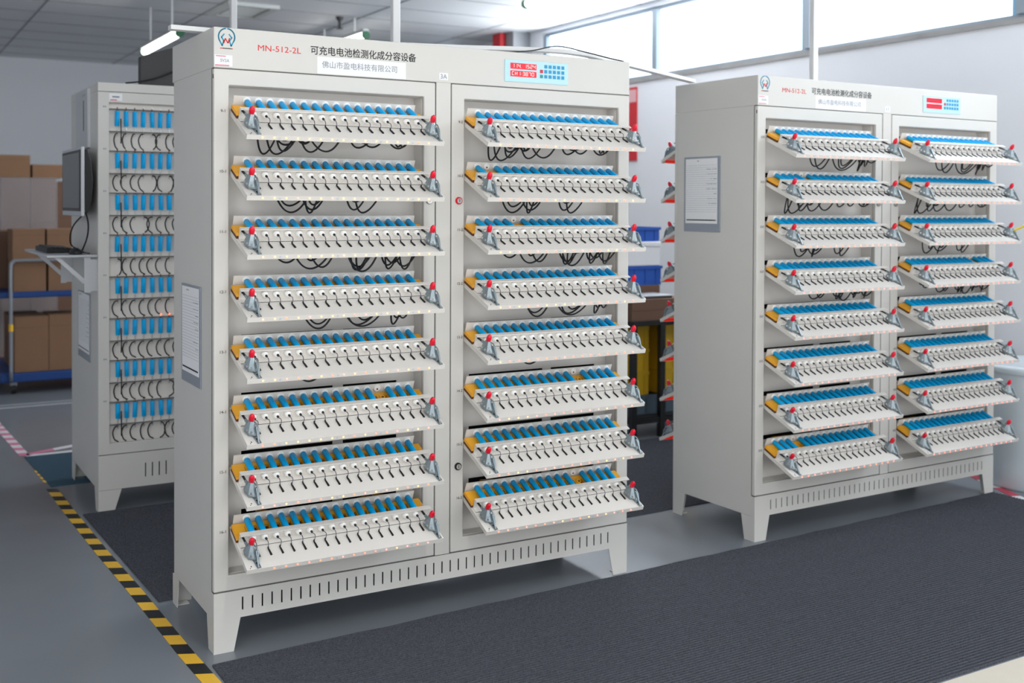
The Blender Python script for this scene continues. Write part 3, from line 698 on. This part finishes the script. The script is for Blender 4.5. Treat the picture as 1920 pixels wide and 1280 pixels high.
# ------------------------------------------------------------------ ceiling fixtures
LL = ['long fluorescent ceiling lamp at the top, near the windows', 'fluorescent ceiling lamp above the dark bin', 'fluorescent ceiling lamp glowing above the header text of the central cabinet']
for idx, (lx, ly, ll) in enumerate(LAMPS):
    if ly < 0: lab = 'unseen ceiling lamp added behind the camera to light the cabinet fronts'
    elif idx == 0: lab = LL[0]
    elif lx < 2: lab = LL[1]
    else: lab = LL[2]
    L = thing('ceiling_lamp', lab, 'ceiling lamp', (lx, ly, 2.60 if 1 < lx < 1.2 else 2.76), group='ceiling lamps'); zr = ZC-L.location.z
    s = MB(); s.prism([(-.035, .055), (-.02, .085), (.02, .085), (.035, .055)], 1, -ll/2, ll/2, LAMPG); s.box(-.006, .006, -ll*.3, -ll*.3+.012, .085, zr, LAMPG); s.box(-.006, .006, ll*.3, ll*.3+.012, .085, zr, LAMPG); ob('lamp_housing', s, L)
    s = MB(); s.cyl((0, -ll/2+.02, .032), (0, ll/2-.02, .032), .026, LAMPE, 14); ob('lamp_tube', s, L)
    for y in (-ll/2, ll/2):
        s = MB(); s.cyl((0, y-.014, .034), (0, y+.014, .034), .034, GREENC, 14); ob('end_cap', s, L)
s = MB(); s.box(1.62, 1.93, 5.58, 6.10, ZC-.02, ZC-.0005, VENTM)
v0 = thing('ceiling_vent', 'square dark air vent in the ceiling', 'air vent', (0, 0, 0)); ob('vent_core', s, v0)
s = MB()
for k in range(8): s.box(1.64, 1.91, 5.61+k*.06, 5.615+k*.06, ZC-.028, ZC-.02, LAMPG)
ob('slat', s, v0)
s = MB(); ring(s, 1.58, 1.97, 0, 1, 1.62, 1.93, .2, .8, 0, .1, LAMPG); s = MB(); s.box(1.57, 1.62, 5.53, 6.15, ZC-.03, ZC-.0005, LAMPG); s.box(1.93, 1.98, 5.53, 6.15, ZC-.03, ZC-.0005, LAMPG); s.box(1.62, 1.93, 5.53, 5.58, ZC-.03, ZC-.0005, LAMPG); s.box(1.62, 1.93, 6.10, 6.15, ZC-.03, ZC-.0005, LAMPG); ob('vent_frame', s, v0)
s = MB(); s.lathe([(0, .035), (.02, .03), (.04, .012), (.09, .012), (.1, .03), (.104, .03)], (2.585, 5.78, ZC), (0, 0, -1), VENTM, 12); tag(ob('sprinkler_head', s), 'small dark sprinkler head under the ceiling', 'sprinkler')

# ------------------------------------------------------------------ right background
s = MB(); s.box(4.28, 4.40, 5.86, 6.02, 2.2, 2.9, POSTER)
o = tag(bevel(ob('wall_panel', MB().box(4.16, 4.22, 5.80, 5.95, 2.55, 2.965, POSTER)), .004, 1), 'red vertical panel on the far grey pillar', 'panel')
o = tag(ob('banner', MB().box(XW-.012, XW, 3.95, 4.05, 1.73, 2.32, POSTER)), 'narrow red banner on the window wall between the cabinets', 'banner')
s = MB(); s.box(XW-.014, XW-.012, 3.952, 4.048, 2.2, 2.30, mat('banner_pale', (232, 178, 182), .6)); ob('banner_heading', s, o); 
wb_ = thing('workbench', 'black framed workbench seen between the two large cabinets', 'workbench', (2.925, 1.93, 0))
s = MB(); s.box(0, 1.30, 0, .62, .665, .690, BENCH); ob('bench_top', s, wb_)
for x in (0.0, .205, 1.265):
    for y in (.0, .585):
        s = MB(); s.box(x, x+.035, y, y+.035, 0, .665, BENCH); ob('leg', s, wb_)
s = MB(); s.box(.035, 1.265, .004, .03, .085, .115, BENCH); s.box(.035, 1.265, .59, .616, .085, .115, BENCH)
for x in (0.0, .205, 1.265): s.box(x, x+.035, .035, .585, .085, .115, BENCH)
ob('stretcher', s, wb_)
s = MB(); s.box(.01, 1.29, .01, .61, .115, .123, BENCH); ob('lower_shelf', s, wb_)
def crate(name, x0, x1, y0, y1, z0, z1, m, lab, cat, grp=None, lip=.008):
    t = thing(name, lab, cat, ((x0+x1)/2, (y0+y1)/2, z0), group=grp); a, b_, h = (x1-x0)/2, (y1-y0)/2, z1-z0
    s = MB(); th = .004
    s.box(-a, a, -b_, b_, 0, th, m); s.box(-a, a, -b_, -b_+th, th, h, m); s.box(-a, a, b_-th, b_, th, h, m); s.box(-a, -a+th, -b_+th, b_-th, th, h, m); s.box(a-th, a, -b_+th, b_-th, th, h, m)
    n = max(2, int((x1-x0)/.07))
    for i in range(n): xx = -a+(i+.5)*2*a/n; s.box(xx-.003, xx+.003, -b_-.004, -b_, .01, h-.02, m)
    ob('crate_body', s, t)
    s = MB(); s.box(-a-lip, a+lip, -b_-lip, -b_, h-.018, h, m); s.box(-a-lip, a+lip, b_, b_+lip, h-.018, h, m); s.box(-a-lip, -a, -b_, b_, h-.018, h, m); s.box(a, a+lip, -b_, b_, h-.018, h, m); ob('rim', s, t)
    return t
for col_, xx in enumerate((2.985, 3.19)):
    for k in range(3):
        w2 = .13 if col_ == 0 else .30
        crate('storage_crate', xx, xx+w2, 2.03, 2.40, .239+k*.137, .239+k*.137+.136, BINY, 'yellow plastic storage crate, %s of the %s stack on the bench\'s lower shelf' % (('lowest', 'middle', 'topmost')[k], ('narrow', 'wide')[col_]), 'crate', 'yellow crates under the workbench', .004)
crate('storage_crate', 2.985, 3.49, 2.02, 2.42, .1235, .238, mat('crate_slate', (84, 100, 112), .5), 'slate grey crate under the stacks of yellow crates', 'crate', None, .004)
s = MB(); s.box(0, .42, 0, .24, 0, .125, CARDD); s.box(0, .42, -.001, .0, .06, .063, TAPEC); tag(bevel(ob('carton', s, None, (2.94, 1.96, .69)), .003, 1), 'flat brown carton on the front of the workbench', 'carton')
lp = thing('tablet_case', 'silver-black tablet case lying on the flat brown carton', 'tablet', (3.0, 1.99, .815)); s = MB(); s.box(0, .26, 0, .19, 0, .012, MONB); bevel(ob('case_base', s, lp), .003, 2); s = MB(); s.box(.004, .256, .004, .186, .012, .020, MONS); bevel(ob('case_lid', s, lp), .003, 2)
s = MB(); s.box(0, .40, 0, .30, 0, .185, CARDD); tag(bevel(ob('carton', s, None, (2.95, 2.235, .69)), .003, 1), 'brown carton at the back of the workbench, under the blue crate', 'carton')
crate('storage_crate', 2.96, 3.36, 2.24, 2.53, .876, .995, BINB, 'blue plastic crate under the white foam box', 'crate')
s = MB(); s.box(0, .40, 0, .30, 0, .145, BINW); s.box(-.006, .406, -.006, .306, .118, .150, BINW)
tag(bevel(ob('foam_box', s, None, (2.95, 2.235, .9955)), .006, 2), 'white foam box stacked between two blue crates', 'foam box')
crate('storage_crate', 3.07, 3.36, 2.26, 2.52, 1.146, 1.235, BINB, 'small blue crate on top of the white foam box', 'crate')
dr = thing('drum', 'large white plastic drum at the right edge beside the right-hand cabinet', 'drum', (4.09, .085, 0))
s = MB(); s.lathe([(0, .245), (.012, .258), (.10, .262), (.30, .266), (.48, .268), (.56, .268)], (0, 0, 0), (0, 0, 1), DRUM, 40); ob('drum_body', s, dr)
s = MB(); s.lathe([(0, .274), (.006, .278), (.026, .278), (.034, .270), (.040, .262), (.040, .235), (.032, .228), (.032, .01)], (0, 0, .56), (0, 0, 1), DRUM, 40); ob('lid', s, dr)
s = MB()
a0 = math.atan2(-.85, -.52)
for i in range(4):
    pass
for da in (.30,):
    an = a0-da; c, sn = math.cos(an), math.sin(an); tx, ty = -sn, c
    pts = [(c*.2695+tx*q, sn*.2695+ty*q) for q in (-.03, .03)]+[(c*.266+tx*q, sn*.266+ty*q) for q in (.03, -.03)]
    s.prism(pts, 2, .325, .362, mat('tag_olive', (166, 146, 40), .5))
o = ob('label_tag', s, dr); o['label'] = 'olive yellow label tag'
mk = MB(); mk.cyl((3.646, -.085, 1.262), (3.672, -.125, 1.285), .005, mat('marker_yellow', (232, 204, 20), .4), 8)
tag(ob('yellow_marker', mk), 'small yellow stick caught in a clamp of the right-hand cabinet', 'marker')

# ------------------------------------------------------------------ floor tapes and mats
def strip(pts, width, mats, lens, z=.0012, skew=0.0, skip=()):
    """flat tape along polyline pts cut in alternating blocks"""
    P = [Vector((p[0], p[1])) for p in pts]; t = MB()
    segs = [(P[i], P[i+1]) for i in range(len(P)-1)]; tot = sum((b-a).length for a, b in segs)
    def at(d):
        for a, b in segs:
            L = (b-a).length
            if d <= L or (a, b) == segs[-1]: return a+(b-a)*(d/L), (b-a).normalized()
            d -= L
    d = 0; k = 0
    while d < tot-1e-6:
        e = min(d+lens[k % len(lens)], tot)
        if k not in skip:
            q = []
            for dd, s in ((d, -1), (d, 1), (e, 1), (e, -1)):
                c, tn = at(max(0, dd)); nrm = Vector((-tn.y, tn.x)); c = c+nrm*(s*width/2)+tn*(s*skew); q.append((c.x, c.y))
            t.prism(q, 2, 0.0002, z, mats[k % len(mats)])
        d = e; k += 1
    return t
tag(ob('floor_tape', strip([(-.052, -.30), (-.069, .039), (-.088, .724), (-.109, 1.241), (-.129, 1.973), (-.137, 2.40)], .047, [TAPEK, TAPEY], [.0875, .0875], skew=.012)), 'yellow and black hazard tape on the floor beside the cabinets', 'tape')
tag(ob('floor_tape', strip([(-.139, 2.52), (-.150, 2.85)], .026, [TAPEK, TAPEY], [.03, .05], skew=.006, skip=(0, 2, 4, 6))), 'worn scraps of yellow tape at the edge of the blue mat', 'tape')
tag(ob('floor_tape', strip([(-.162, 3.24), (-.205, 4.25), (-.22, 5.0)], .05, [TAPEP, TAPEW], [.075, .085], skew=.01)), 'pink and white striped tape running back along the floor', 'tape')
tag(ob('floor_tape', strip([(-.15, 3.27), (.60, 3.62)], .05, [TAPEP, TAPEW], [.16, .16], skew=.01)), 'pink and white tape crossing the floor behind the blue mat', 'tape')
tag(ob('floor_tape', strip([(-.15, 3.235), (.60, 3.25)], .045, [TAPEW, TAPEP], [.5, .12], skew=.01)), 'pale tape along the far edge of the blue mat', 'tape')
tag(ob('floor_tape', strip([(4.10, .70), (3.935, .367), (3.80, .06), (3.725, -.105)], .05, [TAPER, TAPEW], [.16, .16], skew=.0)), 'red and white striped tape on the floor beside the drum', 'tape')
structure('floor_marking', MB().box(-1.5, .9, 4.84, 4.885, .0002, .001, LINEW).box(-1.5, .9, 4.955, 4.985, .0002, .001, LINEW))
def rib_mat(name, corners, lab, m, ribs, h=.0065, ragged=0):
    """corners: back-left, back-right, front-right, front-left; ribs run from left to right"""
    bl, br, fr, fl = [Vector(c) for c in corners]; t = MB(); nx = 40 if ragged else 1; rk = random.Random(5)
    rows = ribs*4; prof = [(0, .0), (.08, .0056), (.54, .0056), (.62, .0)]
    v = []
    jit = [[rk.uniform(-1, 1)*ragged for _ in range(nx+1)] for _ in range(2)]
    for j in range(ribs):
        for a, hh in prof:
            s = (j+a)/ribs
            for i in range(nx+1):
                q = i/nx; A = bl.lerp(br, q); Bq = fl.lerp(fr, q); p = A.lerp(Bq, s); off = jit[0][i] if j == 0 else 0
                v.append((p.x, p.y+off, h-.0056+hh))
    n = nx+1; R_ = ribs*4
    f = [(j*n+i, (j+1)*n+i, (j+1)*n+i+1, j*n+i+1) for j in range(R_-1) for i in range(nx)]
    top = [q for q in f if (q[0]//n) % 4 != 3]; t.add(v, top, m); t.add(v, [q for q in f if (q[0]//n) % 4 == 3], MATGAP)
    edge = [v[i] for i in range(n)]
    t.add(edge+[(p[0], p[1], .0003) for p in edge], [(i, i+1, n+i+1, n+i) for i in range(nx)], m)
    edge = v[(R_-1)*n:]; t.add(edge+[(p[0], p[1], .0003) for p in edge], [(i+1, i, n+i, n+i+1) for i in range(nx)], m)
    for q in (0, nx):
        e = [v[j*n+q] for j in range(R_)]; t.add(e+[(p[0], p[1], .0003) for p in e], [(j, j+1, R_+j+1, R_+j) for j in range(R_-1)], m)
    return tag(ob(name, t), lab, 'mat')
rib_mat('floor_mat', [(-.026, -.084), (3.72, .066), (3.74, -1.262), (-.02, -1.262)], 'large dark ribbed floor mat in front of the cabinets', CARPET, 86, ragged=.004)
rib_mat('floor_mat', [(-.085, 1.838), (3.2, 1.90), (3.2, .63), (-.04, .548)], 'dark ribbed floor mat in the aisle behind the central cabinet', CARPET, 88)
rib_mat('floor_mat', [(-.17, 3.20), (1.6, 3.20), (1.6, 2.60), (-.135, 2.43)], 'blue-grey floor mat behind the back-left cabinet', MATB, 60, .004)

# ------------------------------------------------------------------ trolley and cartons, back left
ct = thing('trolley', 'two-tier blue platform trolley loaded with brown cartons', 'trolley', (-.05, 5.40, 0))
for z0, z1 in ((.088, .150), (.690, .732)):
    s = MB(); s.box(-.03, .72, 0, 1.0, z0, z1, CARTB); o = bevel(ob('deck', s, ct), .008, 2)
s = MB(); s.tube(spline([(.038, -.014, .10), (.038, -.014, .55), (.038, -.014, .90), (.055, -.014, .945), (.09, -.014, .957), (.40, -.014, .957), (.60, -.014, .957), (.64, -.014, .945), (.655, -.014, .90), (.655, -.014, .5), (.655, -.014, .10)], 6), .013, TUBE, 10); ob('push_handle', s, ct)
s = MB(); s.lathe([(0, .016), (.05, .016)], (.038, -.014, .455), (0, 0, 1), TAPEY, 10); ob('yellow_sleeve', s, ct)
for x in (.0, .68):
    s = MB(); s.cyl((x+.02, 1.01, .10), (x+.02, 1.01, .95), .013, TUBE, 10); ob('rear_post', s, ct)
for x in (.06, .63):
    for y in (.06, .94):
        s = MB(); s.cyl((x-.016, y, .04), (x+.016, y, .04), .04, BLACK, 18); s.box(x-.022, x+.022, y-.03, y+.03, .06, .088, TUBE); ob('castor', s, ct)
def carton(x0, x1, y0, y1, z0, z1, lab, m=CARD, seam=True, grp='brown cartons on the trolley'):
    t = MB(); a = (x1-x0)/2; d = (y1-y0)/2; h = z1-z0; t.box(-a, a, -d, d, 0, h, m)
    if seam:
        t.box(-a-.0006, a+.0006, -d-.0006, d+.0006, h*.80, h*.806, TAPEC)
    return tag(bevel(ob('carton', t, None, ((x0+x1)/2, (y0+y1)/2, z0)), .004, 1), lab, 'carton', grp)
carton(.018, .242, 5.45, 5.80, .151, .549, 'brown carton at front left on the trolley\'s lower deck')
carton(.246, .470, 5.45, 5.80, .151, .555, 'brown carton right of another on the trolley\'s lower deck')
carton(.018, .242, 5.82, 6.17, .151, .53, 'brown carton at back left on the trolley\'s lower deck', CARDD)
carton(.010, .224, 5.43, 5.78, .7325, .962, 'brown carton at front left on the trolley\'s upper deck, under another')
carton(.240, .455, 5.43, 5.78, .7325, .962, 'brown carton right of the gap on the trolley\'s upper deck, under another')
carton(.006, .218, 5.44, 5.78, .963, 1.178, 'brown carton topmost at front left of the trolley')
carton(.232, .450, 5.44, 5.78, .963, 1.178, 'brown carton topmost right of the gap on the trolley')
carton(-.10, .19, 5.82, 6.17, .7325, 1.16, 'dark brown carton at the back of the trolley\'s upper deck', CARDD)
pl = thing('pallet', 'low wooden pallet under the film-wrapped cartons', 'pallet', (.12, 7.15, 0))
for y in (-.4, 0, .4): ob('bearer', MB().box(-.6, .36, y-.04, y+.04, 0, .09, CARDD), pl)
s = MB()
for i in range(7): s.box(-.6, .36, -.44+i*.13, -.44+i*.13+.10, .09, .11, CARD)
ob('deck_board', s, pl)
PX = [(-.45, -.205), (-.2, .052), (.058, .278), (.283, .476)]
for r_ in range(4):
    for c_, (a, b_) in enumerate(PX):
        z0 = .111+r_*.366
        carton(a, b_, 6.80, 7.40, z0, z0+.364, 'brown film-wrapped carton in %s layer, %s column of the pallet stack' % (('lowest', 'second', 'third', 'topmost')[r_], WORDS[c_]), CARDD, True, 'film-wrapped cartons on the pallet')
s = MB(); x0, x1, y0, y1, z0, z1 = -.46, .486, 6.79, 7.41, .112, 1.578
nx, nz = 24, 30; rk = random.Random(2); v = []
for j in range(nz+1):
    for i in range(nx+1): v.append((x0+(x1-x0)*i/nx, y0-rk.uniform(0, .006), z0+(z1-z0)*j/nz))
s.add(v, [(j*(nx+1)+i, j*(nx+1)+i+1, (j+1)*(nx+1)+i+1, (j+1)*(nx+1)+i) for j in range(nz) for i in range(nx)], FILM, True)
s.add([(x1, y0, z0), (x1, y1, z0), (x1, y1, z1), (x1, y0, z1)], [(0, 1, 2, 3)], FILM)
tag(ob('stretch_film', s), 'clear stretch film wrapped round the pallet of cartons', 'film')
carton(-.2, .281, 6.82, 7.35, 1.579, 1.762, 'brown carton lying on the film-wrapped stack at the left edge', CARD, True, None)
carton(.500, .80, 6.95, 7.5, 0, 1.55, 'tall dark carton standing right of the film-wrapped stack', CARDD, True, None)
carton(.300, .54, 6.83, 7.35, 1.579, 1.688, 'small brown carton on the film-wrapped stack beside the monitor', CARD, True, None)
